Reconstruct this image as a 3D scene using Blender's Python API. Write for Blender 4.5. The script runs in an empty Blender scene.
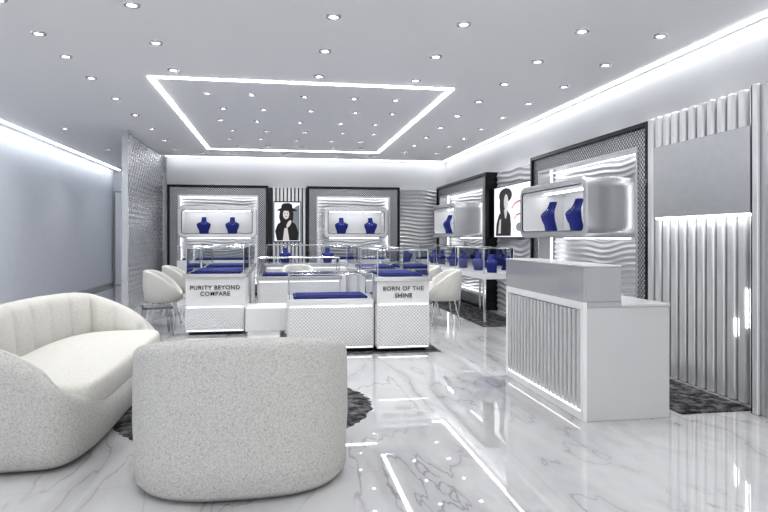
import bpy, bmesh, math, random
from mathutils import Vector, Matrix
random.seed(4)
S = bpy.context.scene
COL = S.collection
PI = math.pi
S.view_settings.view_transform = 'Standard'
try: S.view_settings.look = 'Medium High Contrast'
except Exception: pass
S.view_settings.exposure = 0.6

# ------------------------------------------------------------ materials
def newmat(name):
    m = bpy.data.materials.new(name); m.use_nodes = True
    nt = m.node_tree
    b = nt.nodes.get('Principled BSDF')
    return m, nt, b
def pmat(name, col, rough=0.5, metal=0.0, spec=0.5, bump=None, noise=0.0, coat=0.0):
    m, nt, b = newmat(name)
    b.inputs['Base Color'].default_value = (*col, 1)
    b.inputs['Roughness'].default_value = rough
    b.inputs['Metallic'].default_value = metal
    b.inputs['Specular IOR Level'].default_value = spec
    b.inputs['Coat Weight'].default_value = coat
    tc = nt.nodes.new('ShaderNodeTexCoord')
    nz = nt.nodes.new('ShaderNodeTexNoise')
    nz.inputs['Scale'].default_value = bump[0] if bump else 6
    nt.links.new(tc.outputs['Object'], nz.inputs['Vector'])
    if bump:
        bp = nt.nodes.new('ShaderNodeBump'); bp.inputs['Strength'].default_value = bump[1]
        bp.inputs['Distance'].default_value = bump[2]
        nt.links.new(nz.outputs['Fac'], bp.inputs['Height'])
        nt.links.new(bp.outputs['Normal'], b.inputs['Normal'])
    if noise:
        mx = nt.nodes.new('ShaderNodeMix'); mx.data_type = 'RGBA'
        mx.inputs['A'].default_value = (*[c*(1-noise) for c in col], 1)
        mx.inputs['B'].default_value = (*[min(1, c*(1+noise)) for c in col], 1)
        nt.links.new(nz.outputs['Fac'], mx.inputs['Factor'])
        nt.links.new(mx.outputs['Result'], b.inputs['Base Color'])
    return m
def emat(name, col, st):
    m, nt, b = newmat(name)
    b.inputs['Base Color'].default_value = (*col, 1)
    b.inputs['Emission Color'].default_value = (*col, 1)
    b.inputs['Emission Strength'].default_value = st
    return m
def lattice(name, c1, c2, k, metal, rough, dist=0.004, holes=None):
    m, nt, b = newmat(name)
    N = nt.nodes.new; L = nt.links.new
    tc = N('ShaderNodeTexCoord'); sp = N('ShaderNodeSeparateXYZ'); L(tc.outputs['Object'], sp.inputs[0])
    def mth(op, a, bb=None):
        n = N('ShaderNodeMath'); n.operation = op
        for i, v in enumerate((a, bb)):
            if v is None: continue
            if isinstance(v, (int, float)): n.inputs[i].default_value = v
            else: L(v, n.inputs[i])
        return n.outputs[0]
    xo = mth('ADD', sp.outputs['X'], sp.outputs['Y']); z = sp.outputs['Z']
    s1 = mth('ABSOLUTE', mth('SINE', mth('MULTIPLY', mth('ADD', xo, z), k)))
    s2 = mth('ABSOLUTE', mth('SINE', mth('MULTIPLY', mth('SUBTRACT', xo, z), k)))
    f = mth('MULTIPLY', s1, s2)
    mx = N('ShaderNodeMix'); mx.data_type = 'RGBA'
    mx.inputs['A'].default_value = (*c1, 1); mx.inputs['B'].default_value = (*c2, 1)
    L(f, mx.inputs['Factor']); L(mx.outputs['Result'], b.inputs['Base Color'])
    bp = N('ShaderNodeBump'); bp.inputs['Strength'].default_value = 0.7; bp.inputs['Distance'].default_value = dist
    L(f, bp.inputs['Height']); L(bp.outputs['Normal'], b.inputs['Normal'])
    b.inputs['Metallic'].default_value = metal; b.inputs['Roughness'].default_value = rough
    if holes: L(mth('LESS_THAN', f, holes), b.inputs['Alpha'])
    return m

M = {}
M['ceil'] = pmat('ceiling_paint', (.79,.79,.805), .6, bump=(200,.05,.001))
M['wall'] = pmat('wall_paint', (.72,.725,.735), .5)
M['wallL'] = pmat('blue_grey_wall', (.86,.885,.94), .35, noise=.03)
M['recess'] = pmat('grey_corridor_paint', (.50,.51,.54), .5)
M['white'] = pmat('white_lacquer', (.75,.75,.75), .3, noise=.02)
M['desk'] = pmat('satin_white_lacquer', (.53,.53,.535), .22, noise=.02)
M['deskgrey'] = pmat('pearl_grey_lacquer', (.42,.423,.43), .12, metal=.2)
M['silver'] = pmat('brushed_silver', (.54,.543,.555), .22, metal=.55)
M['chrome'] = pmat('chrome', (.75,.755,.77), .12, metal=1)
M['dark'] = pmat('dark_metal', (.015,.016,.018), .2, metal=.5)
M['slat'] = pmat('silver_slat', (.68,.683,.69), .2, metal=.4)
M['slatback'] = pmat('slat_backing', (.04,.041,.045), .4)
M['wave'] = pmat('carved_wave_plaster', (.60,.605,.615), .25, metal=.35)
M['border'] = lattice('glitter_border', (.04,.042,.046), (.72,.73,.75), 62, .7, .2, .005)
M['panel'] = lattice('embossed_lattice', (.56,.562,.57), (.90,.90,.90), 80, 0, .35, .004)
M['screen'] = lattice('metal_lattice_screen', (.85,.86,.88), (.10,.102,.11), 17, .8, .2, .02, holes=.50)
M['blue'] = pmat('royal_blue_velvet', (.003,.013,.18), .6, noise=.15)
M['stone'] = pmat('brushed_panel_grey', (.52,.523,.535), .22, metal=.5, bump=(14,.12,.01), noise=.06)
M['led'] = emat('led_white', (.96,.98,1), 7)
M['ledright'] = emat('led_wall_line', (.96,.98,1), 4.5)
M['ledcove'] = emat('led_cove_white', (.92,.96,1), 10)
M['ledsoft'] = emat('led_soft_white', (.97,.98,1), .9)
M['ledunit'] = emat('led_display_strip', (.97,.98,1), 2.6)
M['lens'] = emat('downlight_lens', (1,.98,.95), 8)
M['scr'] = emat('lit_screen', (.75,.77,.80), .35)
M['ink'] = pmat('black_print', (.012,.012,.014), .5)
M['skin'] = emat('print_skin_tone', (.62,.57,.55), .15)
M['red'] = emat('print_red', (.45,.03,.025), .12)
M['grey'] = emat('print_grey', (.22,.24,.26), .12)
M['lettering'] = pmat('black_lettering', (.008,.008,.01), .4)

# glass
def glassmat(name, tint, ior):
    m = bpy.data.materials.new(name); m.use_nodes = True; nt = m.node_tree
    nt.nodes.clear()
    o = nt.nodes.new('ShaderNodeOutputMaterial'); mx = nt.nodes.new('ShaderNodeMixShader')
    tr = nt.nodes.new('ShaderNodeBsdfTransparent'); gl = nt.nodes.new('ShaderNodeBsdfGlossy'); fr = nt.nodes.new('ShaderNodeFresnel')
    tr.inputs[0].default_value = tint; gl.inputs['Roughness'].default_value = .02; fr.inputs[0].default_value = ior
    nt.links.new(fr.outputs[0], mx.inputs[0]); nt.links.new(tr.outputs[0], mx.inputs[1]); nt.links.new(gl.outputs[0], mx.inputs[2]); nt.links.new(mx.outputs[0], o.inputs[0])
    return m
M['glass'] = glassmat('clear_glass', (.95,.96,.97,1), 1.22)
M['acrylic'] = glassmat('clear_acrylic', (.82,.84,.86,1), 1.5)

# boucle
def boucle(name, c1, c2, sc, st):
    m, nt, b = newmat(name); N = nt.nodes.new; L = nt.links.new
    tc = N('ShaderNodeTexCoord'); vo = N('ShaderNodeTexVoronoi'); vo.inputs['Scale'].default_value = sc
    nz = N('ShaderNodeTexNoise'); nz.inputs['Scale'].default_value = 60; nz.inputs['Detail'].default_value = 4
    L(tc.outputs['Object'], nz.inputs['Vector'])
    mxv = N('ShaderNodeMix'); mxv.data_type = 'RGBA'; mxv.inputs['Factor'].default_value = .03
    L(tc.outputs['Object'], mxv.inputs['A']); L(nz.outputs['Color'], mxv.inputs['B']); L(mxv.outputs['Result'], vo.inputs['Vector'])
    cr = N('ShaderNodeValToRGB'); cr.color_ramp.elements[0].color = (*c1,1); cr.color_ramp.elements[1].color = (*c2,1)
    cr.color_ramp.elements[0].position = .2; cr.color_ramp.elements[1].position = .8
    L(vo.outputs['Distance'], cr.inputs[0]); L(cr.outputs[0], b.inputs['Base Color'])
    bp = N('ShaderNodeBump'); bp.invert = True; bp.inputs['Strength'].default_value = st; bp.inputs['Distance'].default_value = .004
    L(vo.outputs['Distance'], bp.inputs['Height']); L(bp.outputs[0], b.inputs['Normal'])
    b.inputs['Roughness'].default_value = .95; b.inputs['Specular IOR Level'].default_value = .12
    return m
M['boucle'] = boucle('off_white_boucle', (.60,.596,.58), (.42,.416,.40), 135, .5)
M['cream'] = boucle('cream_boucle', (.68,.67,.635), (.58,.57,.535), 110, .3)

# marble floor
m, nt, b = newmat('polished_white_marble'); N = nt.nodes.new; L = nt.links.new
tc = N('ShaderNodeTexCoord')
mp = N('ShaderNodeMapping'); mp.inputs['Rotation'].default_value = (0,0,.75); mp.inputs['Scale'].default_value = (1.5,.4,1)
L(tc.outputs['Object'], mp.inputs['Vector'])
n1 = N('ShaderNodeTexNoise'); n1.inputs['Scale'].default_value = .8; n1.inputs['Detail'].default_value = 5; n1.inputs['Roughness'].default_value = .5; n1.inputs['Distortion'].default_value = .35
L(mp.outputs[0], n1.inputs['Vector'])
def mth(op, a, bb=None):
    n = N('ShaderNodeMath'); n.operation = op
    for i, v in enumerate((a, bb)):
        if v is None: continue
        if isinstance(v, (int, float)): n.inputs[i].default_value = v
        else: L(v, n.inputs[i])
    return n.outputs[0]
def vein(level, wd, amt):
    v1 = mth('ABSOLUTE', mth('SUBTRACT', n1.outputs['Fac'], level))
    r1 = N('ShaderNodeValToRGB'); r1.color_ramp.elements[0].position = 0; r1.color_ramp.elements[0].color = (1,1,1,1)
    r1.color_ramp.elements[1].position = wd; r1.color_ramp.elements[1].color = (0,0,0,1)
    L(v1, r1.inputs[0]); return mth('MULTIPLY', r1.outputs[0], amt)
n2 = N('ShaderNodeTexNoise'); n2.inputs['Scale'].default_value = .9; n2.inputs['Detail'].default_value = 3
L(tc.outputs['Object'], n2.inputs['Vector'])
msk = N('ShaderNodeValToRGB'); msk.color_ramp.elements[0].position = .34; msk.color_ramp.elements[1].position = .56
L(n2.outputs['Fac'], msk.inputs[0])
vs = mth('MAXIMUM', mth('MAXIMUM', vein(.5, .007, .7), vein(.5, .06, .28)), mth('MAXIMUM', mth('MAXIMUM', vein(.40, .005, .55), vein(.40, .04, .16)), vein(.60, .005, .5)))
fac = mth('MULTIPLY', vs, msk.outputs[0])
n3 = N('ShaderNodeTexNoise'); n3.inputs['Scale'].default_value = 1.3; n3.inputs['Detail'].default_value = 6
L(mp.outputs[0], n3.inputs['Vector'])
base = N('ShaderNodeMix'); base.data_type = 'RGBA'; base.inputs['A'].default_value = (.38,.38,.39,1); base.inputs['B'].default_value = (.64,.64,.64,1)
L(n3.outputs['Fac'], base.inputs['Factor'])
fin = N('ShaderNodeMix'); fin.data_type = 'RGBA'; L(fac, fin.inputs['Factor']); L(base.outputs['Result'], fin.inputs['A']); fin.inputs['B'].default_value = (.10,.102,.11,1)
# tile joints
br = N('ShaderNodeTexBrick'); br.offset = 0; br.inputs['Scale'].default_value = 1; br.inputs['Brick Width'].default_value = 1.6; br.inputs['Row Height'].default_value = 1.6
br.inputs['Mortar Size'].default_value = .002; br.inputs['Color1'].default_value = (1,1,1,1); br.inputs['Color2'].default_value = (1,1,1,1); br.inputs['Mortar'].default_value = (.86,.86,.87,1)
L(tc.outputs['Object'], br.inputs['Vector'])
mu = N('ShaderNodeMix'); mu.data_type = 'RGBA'; mu.blend_type = 'MULTIPLY'; mu.inputs['Factor'].default_value = 1
L(fin.outputs['Result'], mu.inputs['A']); L(br.outputs['Color'], mu.inputs['B']); L(mu.outputs['Result'], b.inputs['Base Color'])
b.inputs['Roughness'].default_value = .02; b.inputs['Specular IOR Level'].default_value = 1.0; b.inputs['IOR'].default_value = 1.85
M['marble'] = m

# shag rug
m, nt, b = newmat('grey_shag'); N = nt.nodes.new; L = nt.links.new
tc = N('ShaderNodeTexCoord'); nz = N('ShaderNodeTexNoise'); nz.inputs['Scale'].default_value = 11; nz.inputs['Detail'].default_value = 9; nz.inputs['Roughness'].default_value = .75
L(tc.outputs['Object'], nz.inputs['Vector'])
cr = N('ShaderNodeValToRGB'); cr.color_ramp.elements[0].position = .44; cr.color_ramp.elements[0].color = (.008,.008,.009,1); cr.color_ramp.elements[1].position = .64; cr.color_ramp.elements[1].color = (.20,.20,.205,1)
L(nz.outputs['Fac'], cr.inputs[0]); L(cr.outputs[0], b.inputs['Base Color'])
bp = N('ShaderNodeBump'); bp.inputs['Strength'].default_value = 1; bp.inputs['Distance'].default_value = .02
L(nz.outputs['Fac'], bp.inputs['Height']); L(bp.outputs[0], b.inputs['Normal']); b.inputs['Roughness'].default_value = 1
M['rug'] = m

# ------------------------------------------------------------ helpers
def link(o, parent=None):
    COL.objects.link(o)
    if parent is not None: o.parent = parent
    return o
def tag(o, label, cat, group=None):
    o['label'] = label; o['category'] = cat
    if group: o['group'] = group
    return o
def struct(o): o['kind'] = 'structure'; return o
def empty(name, loc, rz=0, label=None, cat=None, group=None):
    e = bpy.data.objects.new(name, None); e.empty_display_size = .1
    e.location = loc; e.rotation_euler = (0, 0, rz); link(e)
    if label: tag(e, label, cat, group)
    return e
def mesh(name, V, F, mat, parent=None, smooth=False, mats=None, midx=None):
    V = [Vector(v) for v in V]
    mn = Vector([min(v[i] for v in V) for i in range(3)]); mxx = Vector([max(v[i] for v in V) for i in range(3)])
    c = (mn+mxx)/2; c.z = mn.z
    me = bpy.data.meshes.new(name); me.from_pydata([v-c for v in V], [], F)
    for mm in (mats or [mat]): me.materials.append(mm)
    if midx: 
        for p, i in zip(me.polygons, midx): p.material_index = i
    bm = bmesh.new(); bm.from_mesh(me); bmesh.ops.recalc_face_normals(bm, faces=bm.faces); bm.to_mesh(me); bm.free()
    if smooth: me.shade_smooth()
    o = bpy.data.objects.new(name, me); o.location = c
    return link(o, parent)
def bx(x0, x1, y0, y1, z0, z1):
    return (min(x0,x1), max(x0,x1), min(y0,y1), max(y0,y1), min(z0,z1), max(z0,z1))
def boxes(name, L, mat, parent=None, bevel=0.0, seg=2):
    V = []; F = []
    for (x0, x1, y0, y1, z0, z1) in L:
        n = len(V)
        V += [(x0,y0,z0),(x1,y0,z0),(x1,y1,z0),(x0,y1,z0),(x0,y0,z1),(x1,y0,z1),(x1,y1,z1),(x0,y1,z1)]
        F += [tuple(n+i for i in f) for f in ((3,2,1,0),(4,5,6,7),(0,1,5,4),(1,2,6,5),(2,3,7,6),(3,0,4,7))]
    o = mesh(name, V, F, mat, parent)
    if bevel > 0:
        md = o.modifiers.new('bevel', 'BEVEL'); md.width = bevel; md.segments = seg; md.limit_method = 'ANGLE'
    return o
def box(name, x0, x1, y0, y1, z0, z1, mat, parent=None, bevel=0.0, seg=2):
    return boxes(name, [bx(x0,x1,y0,y1,z0,z1)], mat, parent, bevel, seg)
def ring(x0, x1, z0, z1, w, y0, y1):
    return [bx(x0,x0+w,y0,y1,z0,z1), bx(x1-w,x1,y0,y1,z0,z1), bx(x0+w,x1-w,y0,y1,z1-w,z1), bx(x0+w,x1-w,y0,y1,z0,z0+w)]
def tube(p, q, r, n=8):
    p = Vector(p); q = Vector(q); d = (q-p).normalized()
    a = d.orthogonal().normalized(); b_ = d.cross(a)
    V = []; 
    for c in (p, q):
        for i in range(n):
            t = 2*PI*i/n; V.append(c + a*r*math.cos(t) + b_*r*math.sin(t))
    F = [(i, (i+1)%n, n+(i+1)%n, n+i) for i in range(n)] + [tuple(range(n-1,-1,-1)), tuple(range(n, 2*n))]
    return V, F
def tubes(name, segs, r, mat, parent=None):
    V = []; F = []
    for p, q in segs:
        v, f = tube(p, q, r); n = len(V); V += v; F += [tuple(n+i for i in ff) for ff in f]
    return mesh(name, V, F, mat, parent, smooth=False)
def copy_tree(src, loc, rz=None):
    n = src.copy(); COL.objects.link(n); n.location = loc
    if rz is not None: n.rotation_euler = (0, 0, rz)
    for ch in list(src.children):
        c = ch.copy(); COL.objects.link(c); c.parent = n
        for g in list(ch.children):
            gg = g.copy(); COL.objects.link(gg); gg.parent = c
    return n

H = 3.1
# ------------------------------------------------------------ room
struct(box('floor', -4.6, 4.15, -1.5, 17.9, -.1, 0, M['marble']))
struct(box('ceiling', -4.6, 4.15, -1.5, 17.9, H, H+.1, M['ceil']))
struct(box('wall_left', -4.6, -4.45, -1.5, 17.75, 0, H, M['wallL']))
struct(box('wall_right', 3.95, 4.15, -1.5, 14.6, 0, H, M['wall']))
struct(box('wall_back', -2.5, 4.15, 14.5, 14.7, 0, H, M['wall']))
struct(box('wall_far', -4.6, -2.4, 17.75, 17.9, 0, H, M['recess']))
struct(box('wall_corridor', -2.5, -2.4, 14.7, 17.75, 0, H, M['wall']))
# corridor door
d = struct(boxes('door_1', [bx(-4.38,-3.3,17.68,17.745,0.01,2.5)], M['wallL'], None, .004))
boxes('door_frame', [bx(-.58,-.55,-.05,.0,0,2.53), bx(.55,.58,-.05,.0,0,2.53), bx(-.55,.55,-.05,.0,2.5,2.53)], M['silver'], d)
tubes('door_handle', [((-.25,-.10,.85),(-.25,-.10,1.75)), ((-.25,-.10,.95),(-.25,-.03,.95)), ((-.25,-.10,1.65),(-.25,-.03,1.65))], .016, M['dark'], d)
struct(box('baseboard_left', -4.45, -4.435, -1.5, 17.7, 0, .08, M['silver']))
# LED coves
struct(box('trim_1', 3.82, 3.865, -1.5, 14.42, H-.015, H-.001, M['ledright']))
struct(box('trim_2', -2.5, 3.82, 14.34, 14.385, H-.015, H-.001, M['ledright']))
struct(box('trim_3', -4.27, -4.235, -1.5, 17.6, H-.015, H-.001, M['ledcove']))
fr = boxes('ceiling_light_frame', [bx(-1.46,-1.41,7.27,13.08,H-.012,H-.001), bx(2.03,2.08,7.27,13.08,H-.012,H-.001), bx(-1.41,2.03,7.27,7.32,H-.012,H-.001), bx(-1.41,2.03,13.03,13.08,H-.012,H-.001)], M['led'])
tag(fr, 'rectangular white LED line light recessed in the ceiling', 'light')
# divider screen
e = empty('divider_screen', (-2.57, 12.7, 0), 0, 'floor-to-ceiling silver metal lattice partition screen', 'screen')
box('screen_panel', -.012, .012, -1.66, 1.66, .02, H-.02, M['screen'], e)
for a_, b_ in ((-1.72,-1.66),(1.66,1.72)): box('screen_post', -.05,.05,a_,b_,0,H-.005, M['silver'], e)

# ------------------------------------------------------------ downlights
def downlight(loc, r, proto=[None]):
    n = 20; V = []; F = []; mi = []
    prof = [(r*1.6, 0), (r*1.5, -.012), (r*1.0, -.014), (r*.92, -.004)]
    for rr, z in prof:
        for i in range(n):
            t = 2*PI*i/n; V.append((rr*math.cos(t), rr*math.sin(t), z))
    for k in range(len(prof)-1):
        for i in range(n):
            F.append((k*n+i, k*n+(i+1)%n, (k+1)*n+(i+1)%n, (k+1)*n+i)); mi.append(0)
    F.append(tuple(range((len(prof)-1)*n, len(prof)*n))); mi.append(1)
    me = bpy.data.meshes.new('recessed_downlight'); me.from_pydata(V, [], F)
    me.materials.append(M['silver']); me.materials.append(M['lens'])
    for p, i in zip(me.polygons, mi): p.material_index = i
    return me
dl_me = downlight(None, .04); dl_small = downlight(None, .034)
def spotdata(e, ang=125):
    l = bpy.data.lights.new('downlight_beam', 'SPOT'); l.energy = e; l.spot_size = math.radians(ang); l.spot_blend = 1; l.shadow_soft_size = .035
    l.color = (1,1,1); return l
sp_big = spotdata(16.5); sp_small = spotdata(10.5)
pts = []
for y in (1.0, 2.6, 3.9):
    for x in (-3.3, -2.15, -.5, 1.0, 2.6, 3.3): pts.append((x, y, 0))  # unseen overhead rows, added to light the foreground
for y in (5.05, 6.0, 6.95):
    for x in (-1.13, .43, 1.53, 2.6, 3.35): pts.append((x, y, 0))
for y in (5.1, 5.9, 6.6, 7.45, 8.5, 9.6, 10.8, 12.0, 13.2): pts.append((-2.1, y, 0))
for y in (7.9, 8.9, 9.9, 10.9, 11.9, 12.9):
    for x in (2.6, 3.3): pts.append((x, y, 0))
for y in (13.7,):
    for x in (-1.6, -1.0, .1, 1.3, 2.0): pts.append((x, y, 0))
for y in (8.0, 8.9, 9.8, 10.7, 11.6, 12.5):
    for x in (-.9, -.35, .31, .95, 1.5): pts.append((x + (.12 if int(y*10)%2 else 0), y, 1))
for y in (11., 13.5, 16): pts.append((-3.5, y, 0))  # added corridor downlights to brighten the left wall, not known fittings
for (x, y, k) in pts:
    o = bpy.data.objects.new('recessed_downlight', dl_small if k else dl_me); o.location = (x, y, H); link(o)
    tag(o, 'small round recessed ceiling downlight with chrome trim', 'light', 'recessed ceiling downlights')
    l = bpy.data.objects.new('downlight_beam', sp_small if k else sp_big); l.location = (0, 0, -.03); link(l, o)

# ------------------------------------------------------------ wall display units (local x width, y out, z up)
def wave_panel(name, x0, x1, y, z0, z1, parent, lines=30, amp=.015, mat=None):
    nx = 90; nz = lines*7
    V = []; F = []
    for j in range(nz+1):
        z = z0+(z1-z0)*j/nz
        for i in range(nx+1):
            x = x0+(x1-x0)*i/nx
            ph = 2*PI*lines*j/nz + 3.0*math.sin(x*2.2+.9*z) + 1.6*math.sin(x*4.7+z*2.0)+.6*math.sin(x*8-z*3)
            V.append((x, y+amp*(1-abs(math.sin(ph/2)))*1.6, z))
    for j in range(nz):
        for i in range(nx):
            a = j*(nx+1)+i; F.append((a, a+1, a+nx+2, a+nx+1))
    return mesh(name, V, F, mat or M['wave'], parent, smooth=True)

def wall_unit(loc, rz, w, dep, h=2.45, bw=.17):
    e = empty('wall_display_unit', loc, rz, 'tall dark-framed wall display with backlit carved wave panel', 'display', 'framed wall display units')
    x0, x1 = -w/2, w/2
    boxes('outer_frame', ring(x0, x1, 0.0, h, .05, 0.0, dep), M['dark'], e, .004)
    boxes('glitter_border', ring(x0+.05, x1-.05, .05, h-.05, bw, 0.0, dep-.03), M['border'], e, .003)
    i0 = .05+bw
    boxes('light_strip', ring(x0+i0, x1-i0, i0, h-i0, .03, .13, .16), M['ledunit'], e)
    boxes('reveal', ring(x0+i0, x1-i0, i0, h-i0, .03, .161, dep-.02), M['silver'], e, .004)
    wave_panel('wave_panel', x0+i0, x1-i0, .07, i0, h-i0, e)
    return e

def rrect(x0, x1, z0, z1, r, n=8):
    P = []
    for cx, cz, a0 in ((x1-r, z1-r, 0), (x0+r, z1-r, PI/2), (x0+r, z0+r, PI), (x1-r, z0+r, 1.5*PI)):
        for i in range(n+1):
            t = a0+PI/2*i/n; P.append((cx+r*math.cos(t), cz+r*math.sin(t)))
    return P
def showcase(loc, rz, w, h, dep, bd=.1):
    e = empty('wall_showcase', loc, rz, 'floating silver wall showcase with rounded corners and lit white niche', 'display case', 'floating wall showcases')
    O = rrect(-w/2, w/2, 0, h, .12); I = rrect(-w/2+bd, w/2-bd, bd, h-bd, .05)
    O2 = rrect(-w/2+.015, w/2-.015, .015, h-.015, .11)
    I0 = rrect(-w/2+bd-.012, w/2-bd+.012, bd-.012, h-bd+.012, .06)
    n = len(O); V = [(x, 0, z) for x, z in O]+[(x, dep-.015, z) for x, z in O]+[(x, dep, z) for x, z in O2]+[(x, dep, z) for x, z in I0]+[(x, dep-.012, z) for x, z in I]+[(x, .05, z) for x, z in I]
    F = []; MI = []
    for k in range(5):
        for i in range(n): F.append((k*n+i, k*n+(i+1)%n, (k+1)*n+(i+1)%n, (k+1)*n+i)); MI.append({3:2, 4:1}.get(k, 0))
    mesh('case_shell', V, F, M['silver'], e, mats=[M['silver'], M['white'], M['dark']], midx=MI)
    V = [(x, .055, z) for x, z in I]; mesh('case_back', V, [tuple(range(n))], M['white'], e)
    box('case_light', -w/2+bd+.05, w/2-bd-.05, dep*.5, dep*.5+.03, h-bd-.012, h-bd-.002, M['led'], e)
    boxes('under_light', [bx(-w/2+.15, w/2-.15, .04, .08, -.012, 0)], M['ledunit'], e)
    return e

# bust
def bust_proto():
    secs = [(0,.085,.055,-.01),(.02,.088,.055,-.01),(.06,.095,.05,.0),(.11,.118,.05,.02),(.16,.132,.05,.03),(.185,.125,.045,.025),(.205,.09,.042,.012),(.22,.058,.04,.0),(.25,.047,.038,-.015),(.29,.044,.036,-.03),(.305,.046,.036,-.033),(.31,.03,.025,-.033)]
    n = 24; V = []; F = []
    for z, a, b_, off in secs:
        for i in range(n):
            t = 2*PI*i/n; c, s = math.cos(t), math.sin(t); q = 2/2.6
            V.append((a*math.copysign(abs(c)**q, c), off+b_*math.copysign(abs(s)**q, s), z))
    for k in range(len(secs)-1):
        for i in range(n): F.append((k*n+i, k*n+(i+1)%n, (k+1)*n+(i+1)%n, (k+1)*n+i))
    F.append(tuple(range(n-1,-1,-1))); F.append(tuple(range((len(secs)-1)*n, len(secs)*n)))
    e = empty('necklace_bust', (0,0,-5), 0, 'royal blue velvet necklace bust with fine silver necklace', 'display bust', 'blue necklace busts')
    o = mesh('bust_form', V, F, M['blue'], e, smooth=True)
    P = []
    for i in range(17):
        t = PI*i/16; x = .055*math.cos(t); s = math.sin(t)
        P.append(Vector((x, .038+.040*s, .232-.07*s**1.3)))
    tubes('necklace', list(zip(P[:-1], P[1:])), .0016, M['chrome'], e)
    return e
BUST = bust_proto(); bust_used = [False]
def bust(x, y, z, rz, s=1.0):
    if not bust_used[0]:
        BUST.location = (x, y, z); BUST.rotation_euler = (0,0,rz); bust_used[0] = True; n = BUST
    else: n = copy_tree(BUST, (x, y, z), rz)
    n.scale = (s, s, s); return n

BACKW = 14.5
# back wall units: outward -Y => rz = pi
wall_unit(((-2.43-.26)/2, BACKW-.001, 0), PI, 2.17, .38)
wall_unit(((.60+2.74)/2, BACKW-.001, 0), PI, 2.14, .38)
showcase((-1.345, BACKW-.13, 1.28), PI, 1.68, .70, .48)
showcase((1.70, BACKW-.13, 1.28), PI, 1.46, .70, .48)
for x in (-1.65, -1.04): bust(x, 14.1, 1.382, PI, 1.15)
for x in (1.38, 2.05): bust(x, 14.1, 1.382, PI, 1.15)
# slat panels on back wall
def slat_panel(loc, rz, w, h, dep, pitch=.085, z0=0, name='slatted_wall_panel', lab='vertical silver slatted wall panel', bv=.008):
    e = empty(name, loc, rz, lab, 'wall panel', 'slatted wall panels')
    box('panel_backing', -w/2, w/2, 0, dep*.6, z0, h, M['slatback'], e)
    n = int(w/pitch); L = []
    for i in range(n):
        x = -w/2+pitch*(i+.5)
        L.append(bx(x-pitch*.36, x+pitch*.36, dep*.6, dep, z0, h))
    boxes('slats', L, M['slat'], e, bv, 4)
    return e
slat_panel((.17, BACKW-.001, 0), PI, .84, 2.43, .18)
e = empty('carved_wall_panel', (3.24, BACKW-.001, 0), PI, 'white carved wave wall panel beside the framed display', 'wall panel')
box('panel_backing', -.48, .48, 0, .1, 0, 2.43, M['white'], e); wave_panel('wave_panel', -.48, .48, .101, 0.02, 2.42, e, 28)

# right wall units: outward -X => rz = pi/2 (local x -> +Y)
RW = 3.95
wall_unit((RW-.001, (5.62+8.54)/2, 0), PI/2, 2.92, .36, bw=.17)
wall_unit((RW-.001, (10.5+14.05)/2, 0), PI/2, 3.5, .36, bw=.17)
showcase((RW-.13, 7.0, 1.29), PI/2, 1.84, .66, .64, .085)
showcase((RW-.13, 11.9, 1.29), PI/2, 1.66, .66, .64, .085)
for y in (7.45, 6.75): bust(3.40, y, 1.377, PI*.5-.05, 1.2)
for y in (12.3, 11.55): bust(3.40, y, 1.377, PI*.5-.05, 1.2)
e = empty('carved_wall_panel', (RW-.001, 9.52, 0), PI/2, 'silver carved wave wall panel behind the framed poster', 'wall panel')
box('panel_backing', -.97, .97, 0, .15, 0, 2.43, M['white'], e); wave_panel('wave_panel', -.97, .97, .151, 0.02, 2.42, e, 28)
# slat wall at right
e = slat_panel((RW-.001, 4.86, 0), PI/2, 1.46, 2.45, .40, .1215, bv=.024)
box('panel_header', -.725, .50, .405, .47, 1.48, 2.14, M['stone'], e, .006)
box('header_light', -.70, .48, .405, .455, 1.464, 1.479, M['led'], e)
for a_, z0, z1 in ((-.50,.52,.66),(-.622,.60,.90)): box('slat_light', a_, a_+.006, .402, .408, z0, z1, M['led'], e)
# column
e = empty('display_column', (RW-.001, 3.45, 0), PI/2, 'pale silver ribbed wall pilaster', 'pilaster')
box('column_body', -.6, .6, 0, .50, 0, 2.42, M['silver'], e, .004)
boxes('column_ribs', [bx(.54-.15*i, .60-.15*i, .5, .53, 0, 2.42) for i in range(8)], M['slat'], e, .012, 3)
box('edge_trim', .601, .622, 0, .515, 0, 2.42, M['dark'], e, .002)

# ------------------------------------------------------------ posters
def poly(name, pts, y, mat, parent, s=1, c=(0, 0)):
    V = [(c[0]+(x-c[0])*s, y, c[1]+(z-c[1])*s) for x, z in pts]; return mesh(name, V, [tuple(range(len(pts)))], mat, parent)
def ell(cx, cz, a, b_, n=20, rot=0):
    return [(cx+a*math.cos(2*PI*i/n)*math.cos(rot)-b_*math.sin(2*PI*i/n)*math.sin(rot), cz+a*math.cos(2*PI*i/n)*math.sin(rot)+b_*math.sin(2*PI*i/n)*math.cos(rot)) for i in range(n)]
# back screen
e = empty('portrait_screen', (.165, BACKW-.182, 1.18), PI, 'lit portrait poster screen of a woman in black hat', 'screen')
box('screen_housing', -.31, .31, 0, .05, 0, .93, M['dark'], e, .005)
box('screen_display', -.29, .29, .05, .055, .025, .905, M['scr'], e)
k = dict(s=1.15, c=(0, .04))
poly('printed_backdrop', [(-.24,.04),(-.1,.04),(.0,.4),(-.12,.68),(-.24,.75)], .0565, M['grey'], e, **k)
poly('printed_coat', [(.2,.04),(.24,.22),(.19,.36),(.10,.43),(.03,.45),(-.06,.44),(-.16,.36),(-.22,.2),(-.2,.04)], .058, M['ink'], e, **k)
poly('printed_hair', [(.14,.66),(.16,.5),(.13,.38),(.05,.36),(-.05,.38),(-.11,.44),(-.12,.56),(-.1,.66)], .060, M['ink'], e, **k)
poly('printed_face', ell(.025,.56,.062,.1), .062, M['skin'], e, **k)
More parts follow.
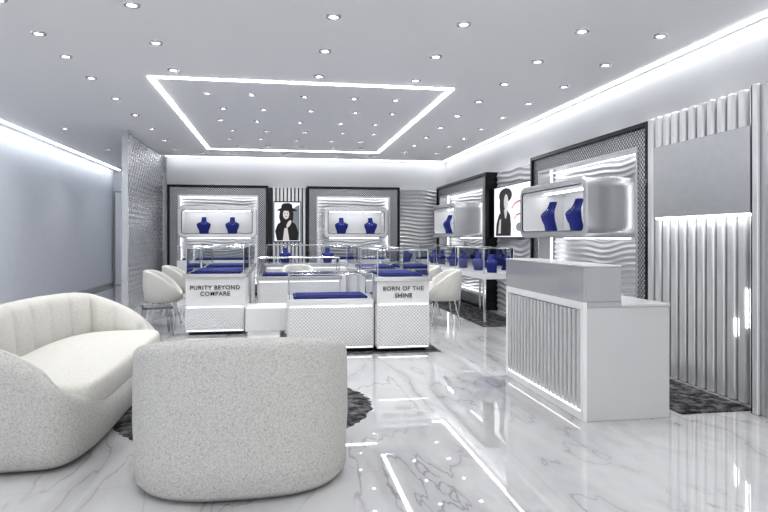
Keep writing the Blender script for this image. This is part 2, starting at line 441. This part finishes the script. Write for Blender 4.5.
poly('printed_hat', [(.21,.635),(.15,.67),(.12,.68),(.11,.75),(.06,.775),(-.04,.78),(-.09,.75),(-.1,.68),(-.15,.66),(-.2,.625),(-.08,.62),(.03,.63),(.12,.62)], .064, M['ink'], e, **k)
poly('printed_hand', ell(-.03,.37,.035,.08,14,.5), .066, M['skin'], e, **k)
poly('printed_scarf', [(.09,.04),(.06,.28),(.0,.3),(-.04,.04)], .066, M['skin'], e, **k)
poly('printed_eye', ell(.05,.575,.012,.006,10), .0635, M['ink'], e, **k); poly('printed_eye', ell(.0,.575,.012,.006,10), .0635, M['ink'], e, **k)
poly('printed_lips', ell(.025,.515,.018,.008,10), .0635, M['red'], e, **k)
# right wall landscape poster
e = empty('illustrated_poster', (RW-.18, 9.55, 1.28), PI/2, 'lit white poster with black figure and red line drawing', 'poster')
box('poster_frame', -.84, .84, 0, .07, 0, .88, M['dark'], e, .006)
box('poster_face', -.82, .82, .07, .075, .02, .86, M['scr'], e)
poly('printed_hair', ell(.28,.71,.30,.12), .077, M['ink'], e)
poly('printed_hair', ell(.42,.56,.13,.19), .0775, M['ink'], e)
poly('printed_face', ell(.24,.60,.10,.13), .079, M['skin'], e)
poly('printed_dress', [(.74,.04),(.70,.25),(.58,.4),(.42,.46),(.18,.46),(.06,.38),(.02,.2),(.04,.04)], .0765, M['ink'], e)
poly('printed_arm', [(.62,.08),(.56,.30),(.47,.33),(.49,.08)], .079, M['skin'], e)
poly('printed_collar', [(.34,.47),(.30,.34),(.24,.32),(.17,.47)], .0785, M['skin'], e)
poly('printed_ribbon', [(.0,.5),(-.15,.57),(-.3,.6),(-.48,.59),(-.62,.55),(-.65,.52),(-.48,.565),(-.3,.575),(-.15,.545),(0,.47)], .077, M['red'], e)
poly('printed_ribbon', [(-.1,.31),(-.22,.385),(-.34,.4),(-.48,.37),(-.6,.3),(-.6,.28),(-.48,.345),(-.34,.375),(-.22,.36),(-.1,.29)], .077, M['red'], e)
poly('printed_shape', ell(-.35,.18,.16,.07), .077, M['grey'], e)

# ------------------------------------------------------------ counters
def hood(parent, x0, x1, y0, y1, z0, z1, name='glass_hood', r=.0065):
    V = [(x0,y0,z0),(x1,y0,z0),(x1,y1,z0),(x0,y1,z0),(x0,y0,z1),(x1,y0,z1),(x1,y1,z1),(x0,y1,z1)]
    g = mesh(name, V, [(0,1,5,4),(1,2,6,5),(2,3,7,6),(3,0,4,7),(4,5,6,7)], M['glass'], parent)
    c = g.location
    E = [(0,4),(1,5),(2,6),(3,7),(4,5),(5,6),(6,7),(7,4)]
    tubes('hood_frame', [(Vector(V[a])-c, Vector(V[b_])-c) for a, b_ in E], r, M['chrome'], g)
    return g
def tray(x0, x1, y0, y1, z, h=.05):
    e = empty('display_tray', ((x0+x1)/2, (y0+y1)/2, z), 0, 'royal blue velvet jewellery tray inside the glass case', 'tray', 'blue jewellery trays')
    w = (x1-x0)/2; d = (y1-y0)/2
    box('tray_base', -w, w, -d, d, 0, h*.7, M['blue'], e, .008)
    n = max(2, int(2*d/.09)); L = []
    for i in range(n):
        y = -d+.03+(2*d-.06)*(i+.5)/n
        L.append(bx(-w+.03, w-.03, y-.028, y+.028, h*.7, h))
    boxes('tray_pad', L, M['blue'], e, .01)
    return e
def text(body, size, loc, parent, mat, off=0.0):
    cu = bpy.data.curves.new('sign_lettering', 'FONT'); cu.body = body; cu.size = size; cu.align_x = 'CENTER'; cu.align_y = 'CENTER'
    cu.extrude = .002; cu.offset = off; cu.materials.append(mat); cu.space_line = 1.05; cu.space_character = 1.12
    t = bpy.data.objects.new('tmp', cu); COL.objects.link(t)
    dg = bpy.context.evaluated_depsgraph_get(); me = bpy.data.meshes.new_from_object(t.evaluated_get(dg))
    bpy.data.objects.remove(t)
    o = bpy.data.objects.new('sign_lettering', me); o.location = loc; o.rotation_euler = (PI/2, 0, 0)
    return link(o, parent)
def counter(x0, x1, y0, y1, h, hoodh, split=None, label='white jewellery counter with glass case and embossed front', tr=True, slab=True, depth_tray=1.0):
    cx, cy = (x0+x1)/2, (y0+y1)/2; w = (x1-x0)/2; d = (y1-y0)/2
    e = empty('display_counter', (cx, cy, 0), 0, label, 'counter', 'jewellery display counters')
    box('plinth', -w+.04, w-.04, -d+.04, d-.04, 0.0, .04, M['dark'], e)
    box('body', -w, w, -d, d, .04, h-.05, M['white'], e, .004)
    zt = split if split else h-.09
    boxes('embossed_panel', [bx(-w+.02, w-.02, -d-.012, -d-.001, .065, zt)], M['panel'], e)
    for za, zb in ((zt+.003, zt+.012), (.053, .062)): box('light_strip', -w+.02, w-.02, -d-.010, -d-.001, za, zb, M['ledsoft'], e)
    for s in (-1, 1): box('side_panel', s*(w+.012), s*(w+.001), -d+.03, d-.03, .065, zt, M['panel'], e)
    ov = .03 if slab else 0
    box('top_slab', -w-ov, w+ov, -d-ov, d+ov, h-.05, h, M['silver'] if slab else M['white'], e, .004)
    if hoodh:
        hood(e, -w+.01, w-.01, -d+.01, d-.01, h+.001, h+hoodh)
    if tr: tray(x0+.06, x1-.06, y0+.06, y0+.06+(y1-y0-.12)*depth_tray, h+.001, .035)
    return e, d
A, d = counter(-1.23, -.47, 8.5, 9.95, .81, .34, .36, 'white counter lettered Purity Beyond Compare with glass case', depth_tray=.75)
text('PURITY BEYOND\nCOMPARE', .078, (0, -d-.006, .585), A, M['lettering'], .0006)
counter(-1.23, -.47, 10.2, 11.8, .81, .34, depth_tray=.6)
B, d = counter(.09, 1.05, 6.97, 7.60, .60, .28, None, 'low white embossed counter with blue tray and glass case', slab=False)
E_, d = counter(1.08, 1.68, 6.9, 8.4, .85, .30, .53, 'white counter lettered Born of the Shine with glass case', depth_tray=.6)
text('BORN OF THE', .067, (0, -d-.006, .715), E_, M['lettering'], .0005)
text('SHINE', .068, (0, -d-.006, .635), E_, M['lettering'], .0012)
counter(1.08, 1.68, 8.6, 10.2, .85, .30, depth_tray=.6)
counter(-.33, .92, 9.6, 10.2, .70, .28)
counter(-.25, 1.5, 11.6, 12.2, .81, .34, tr=False)
bust(.1, 11.9, .815, PI, .9); bust(.9, 11.9, .815, PI, .9)
def wall_table(loc, rz, w, dep, nb):
    e = empty('glass_display_table', loc, rz, 'slim silver-legged table with tall glass case', 'display table', 'glass display tables along the wall')
    box('table_top', -w/2, w/2, -dep/2, dep/2, .66, .74, M['white'], e, .004)
    for sx in (-1, 1):
        for sy in (-1, 1):
            box('leg', sx*(w/2-.03)-.015, sx*(w/2-.03)+.015, sy*(dep/2-.03)-.015, sy*(dep/2-.03)+.015, 0.0, .66, M['chrome'], e)
    hood(e, -w/2+.01, w/2-.01, -dep/2+.01, dep/2-.01, .741, 1.12)
    return e
for yc in (9.45, 10.95, 12.45):
    wall_table((3.2, yc, .013), PI/2, 1.35, .48, 2)
    for k in (-.35, .3): bust(3.2, yc+k, .756, PI/2+.6, .9)
# white ottoman block
e = empty('ottoman', (-.18, 8.6, 0), 0, 'low white upholstered square ottoman beside the counter', 'ottoman')
box('seat_pad', -.27, .27, -.27, .27, .05, .37, M['white'], e, .02, 3)
box('base', -.24, .24, -.24, .24, 0, .05, M['chrome'], e)
# clear stool
e = empty('clear_stool', (-1.62, 8.62, 0), .3, 'clear acrylic low stool with slim legs beside the counter', 'stool')
box('seat', -.19, .19, -.19, .19, .36, .385, M['acrylic'], e, .006)
for sx in (-1, 1):
    for sy in (-1, 1): tubes('leg', [((sx*.15, sy*.15, .36), (sx*.19, sy*.19, .002))], .014, M['acrylic'], e)
# low back wall cabinets
for xc, w in ((-1.35, 1.6), (1.67, 1.5)):
    e = empty('base_cabinet', (xc, 13.85, 0), 0, 'low white cabinet with glass top against the framed display', 'cabinet', 'low wall cabinets')
    box('body', -w/2, w/2, -.22, .22, 0, .8, M['white'], e, .01)
    hood(e, -w/2+.01, w/2-.01, -.21, .21, .801, 1.1)
    tray(xc-w/2+.1, xc+w/2-.1, 13.7, 14.0, .802)

# ------------------------------------------------------------ reception desk
e = empty('reception_desk', (2.465, 4.815, 0), 0, 'white lacquer reception desk with fluted front and raised ledge', 'desk')
X0, X1, Y0, Y1 = -.365, .30, -.755, .755
box('body', X0+.03, X1, Y0, Y1, .0, .80, M['desk'], e, .004)
boxes('front_frame', [bx(X0,X0+.03,Y0,Y1,0,.06), bx(X0,X0+.03,Y0,Y1,.785,.84), bx(X0,X0+.03,Y0,Y0+.05,.06,.785), bx(X0,X0+.03,Y1-.05,Y1,.06,.785)], M['white'], e, .003)
L = []
n = 20
for i in range(n):
    y = Y0+.055+(1.40)*(i+.5)/n; L.append(bx(X0+.002, X0+.03, y-.023, y+.023, .066, .779))
boxes('fluted_panel', L, M['desk'], e, .010, 3)
boxes('light_strip', [bx(X0+.006, X0+.03, Y0+.051, Y1-.051, .0605, .0655)], M['ledunit'], e)
box('ledge_riser', X0+.02, X0+.29, Y0+.0, Y1, .841, 1.085, M['deskgrey'], e, .004)
box('riser_front', X0, X0+.019, Y0+.0, Y1, .841, 1.085, M['deskgrey'], e)
box('riser_base', X0+.031, X0+.29, Y0+.0, Y1, .801, .84, M['deskgrey'], e)
box('ledge_top', X0-.001, X0+.291, Y0-.001, Y1+.001, 1.086, 1.10, M['desk'], e, .004)
box('worktop', X0+.291, X1+.005, Y0-.005, Y1+.005, .801, .822, M['desk'], e, .004)

# ------------------------------------------------------------ sofas
def sup(t, a, b_, n, nf=None):
    c, s = math.cos(t), math.sin(t)
    if nf and c > 0: n = nf
    return a*math.copysign(abs(c)**(2/n), c), b_*math.copysign(abs(s)**(2/n), s)
def shell(name, parent, a, b_, n, hfun, thick, mat, foot=.05, zf=.0, tuft=0, NT=160, seat=.3, nf=None, inner=None, chan=24, rimn=1.0):
    V = []; F = []; MI = []
    P = []; 
    NN = NT*3
    for i in range(NN):
        P.append(Vector(sup(2*PI*i/NN, a, b_, n, nf)))
    D = [0]
    for i in range(NN): D.append(D[-1]+(P[(i+1)%NN]-P[i]).length)
    tot = D[-1]; Q = []; j = 0
    for i in range(NT):
        s = tot*i/NT
        while D[j+1] < s: j += 1
        f = (s-D[j])/max(1e-9, D[j+1]-D[j]); Q.append(P[j].lerp(P[(j+1)%NN], f))
    P = Q
    K = 0
    for i in range(NT):
        p = P[i]; tg = (P[(i+1)%NT]-P[i-1]).normalized(); nrm = Vector((tg.y, -tg.x))
        h = hfun(p.x/a, p.y/b_); t = thick
        tf = -tuft*abs(math.sin(PI*i/NT*chan))**.6 if tuft else 0
        prof = [(-foot-.02, zf), (-foot*.5, zf+.035), (-.010, h*.2), (0, h*.45), (-.003, h*.78)]
        rr = t/2
        for k in range(9):
            ph = PI*k/8; kk = max(0, (k-3)/5); c, s = math.cos(ph), math.sin(ph)
            c = math.copysign(abs(c)**rimn, c); s = s**rimn if s > 0 else 0
            prof.append((-.005-rr+rr*c + (tf*kk), h-rr*.9+rr*.9*s))
        sb = min(seat, h-.1)
        prof += [(-t-.02+tf*1.2, h-(h-sb)*.35), (-t-.03+tf*1.2, h-(h-sb)*.65), (-t-.03, sb)]
        if zf > .2: prof[2] = (-.015, zf+(h-zf)*.3); prof[3] = (0, zf+(h-zf)*.5); prof[4] = (-.002, zf+(h-zf)*.65)
        K = len(prof)
        for (o, z) in prof: V.append((p.x+nrm.x*o, p.y+nrm.y*o, z))
    for i in range(NT):
        i2 = (i+1)%NT
        for k in range(K-1): F.append((i*K+k, i2*K+k, i2*K+k+1, i*K+k+1)); MI.append(1 if k >= 9 and inner else 0)
    F.append(tuple(i*K for i in range(NT-1, -1, -1))); MI.append(0)
    F.append(tuple(i*K+K-1 for i in range(NT))); MI.append(0)
    return mesh(name, V, F, mat, parent, smooth=True, mats=[mat]+([inner] if inner else []), midx=MI)
def cushion(name, parent, cx, cy, a, b_, n, z0, z1, mat, nf=None):
    NT = 120; prof = [(0,z0),(.0,z0+(z1-z0)*.3),(.008,(z0+z1)/2),(.004,z1-.035),(-.012,z1-.012),(-.035,z1-.002),(-.07,z1),(-.14,z1+.003),(-.22,z1+.004)]
    V = []; F = []; K = len(prof)
    for i in range(NT):
        x, y = sup(2*PI*i/NT, a, b_, n, nf)
        for o, z in prof:
            l = math.hypot(x, y); V.append((cx+x*(1+max(o/l, -.9)), cy+y*(1+max(o/l, -.9)), z))
    for i in range(NT):
        i2 = (i+1)%NT
        for k in range(K-1): F.append((i*K+k, i2*K+k, i2*K+k+1, i*K+k+1))
    F.append(tuple(i*K+K-1 for i in range(NT))); F.append(tuple(i*K for i in range(NT-1,-1,-1)))
    return mesh(name, V, F, mat, parent, smooth=True)
# sofa facing +X
e = empty('sofa', (-1.59, 4.94, .013), 0, 'long curved cream boucle sofa with channelled rounded back', 'sofa')
def hs(xn, yn):
    q = max(0, min(1, (xn+1)/2)); return .35+.44*(1-q**2.3)
shell('sofa_frame', e, .53, 1.33, 2.5, hs, .17, M['boucle'], foot=.05, tuft=.035, nf=6, NT=420, inner=M['cream'], chan=20)
cushion('seat_cushion', e, .125, 0, .40, 1.12, 2.6, .24, .43, M['cream'], nf=8)
# armchair facing +Y
e = empty('armchair', (-.20, 3.68, .013), 0, 'round cream boucle tub armchair seen from behind on rug', 'armchair')
def ha(xn, yn):
    return .785-.12*(yn+1)-.16*max(0, yn)**2
shell('chair_frame', e, .585, .61, 2.8, ha, .14, M['boucle'], foot=.02, rimn=.75)
cushion('seat_cushion', e, 0, .08, .42, .45, 2.6, .24, .43, M['cream'])

# tub chairs
def tub(loc, rz):
    e = empty('tub_chair', loc, rz, 'white tub chair with slim chrome legs at the counter', 'chair', 'white tub chairs at the counters')
    def hf(xn, yn):
        q = max(0, min(1, (yn+1)/2)); return .49+.33*(1-q**2)
    shell_o = shell('chair_shell', e, .28, .28, 2.3, hf, .07, M['cream'], zf=.36, NT=56, seat=.46)
    cushion('seat_cushion', e, 0, .02, .16, .17, 2.3, .44, .51, M['cream'])
    for sx in (-1, 1):
        for sy in (-1, 1):
            tubes('leg', [((sx*.14, sy*.14, .37), (sx*.22, sy*.22, .004))], .011, M['chrome'], e)
    return e
T0 = tub((-1.68, 9.45, 0), -PI/2)   # faces +X
copy_tree(T0, (-1.68, 10.9, 0), -PI/2)
copy_tree(T0, (2.4, 9.0, 0), PI/2); copy_tree(T0, (2.4, 10.2, 0), PI/2)
copy_tree(T0, (.3, 10.75, 0), PI)

# ------------------------------------------------------------ rugs
def rug_round(cx, cy, r):
    V = [(0,0,.011)]; F = []; n = 160; rings = [.3,.6,.85,.96,1.0]
    for k, f in enumerate(rings):
        for i in range(n):
            t = 2*PI*i/n; rr = r*f*(1+(random.uniform(-.02,.02) if k >= 3 else 0))
            V.append((rr*math.cos(t), rr*math.sin(t), .011 if k < 4 else .0))
    for i in range(n): F.append((0, 1+i, 1+(i+1)%n))
    for k in range(len(rings)-1):
        for i in range(n): F.append((1+k*n+i, 1+(k+1)*n+i, 1+(k+1)*n+(i+1)%n, 1+k*n+(i+1)%n))
    V = [(x+cx, y+cy, z+.001) for x, y, z in V]
    return mesh('shag_rug', V, F, M['rug'], None, smooth=False)
tag(rug_round(-.25, 4.85, .95), 'round dark grey mottled shag rug under the armchair', 'rug')
for (x0, x1, y0, y1) in ((2.9, 3.5, 4.12, 5.7), (2.9, 3.58, 8.6, 13.3), (.0, 1.8, 6.82, 8.45)):
    o = box('floor_mat', x0, x1, y0, y1, .0, .012 if x0 > 1 else .004, M['rug']); tag(o, 'dark grey mottled rectangular mat under the displays', 'mat', 'dark floor mats')

# ------------------------------------------------------------ world, camera
w = bpy.data.worlds.new('world'); S.world = w; w.use_nodes = True
w.node_tree.nodes['Background'].inputs[0].default_value = (.98,.985,1,1); w.node_tree.nodes['Background'].inputs[1].default_value = 1.0
cam = bpy.data.cameras.new('camera'); co = bpy.data.objects.new('camera', cam); COL.objects.link(co)
co.location = (0, 0, 1.3); co.rotation_euler = (PI/2, 0, -math.atan(104/620)); cam.lens = 620/768*36; cam.sensor_width = 36; cam.shift_y = -19/768
cam.clip_end = 100
S.camera = co
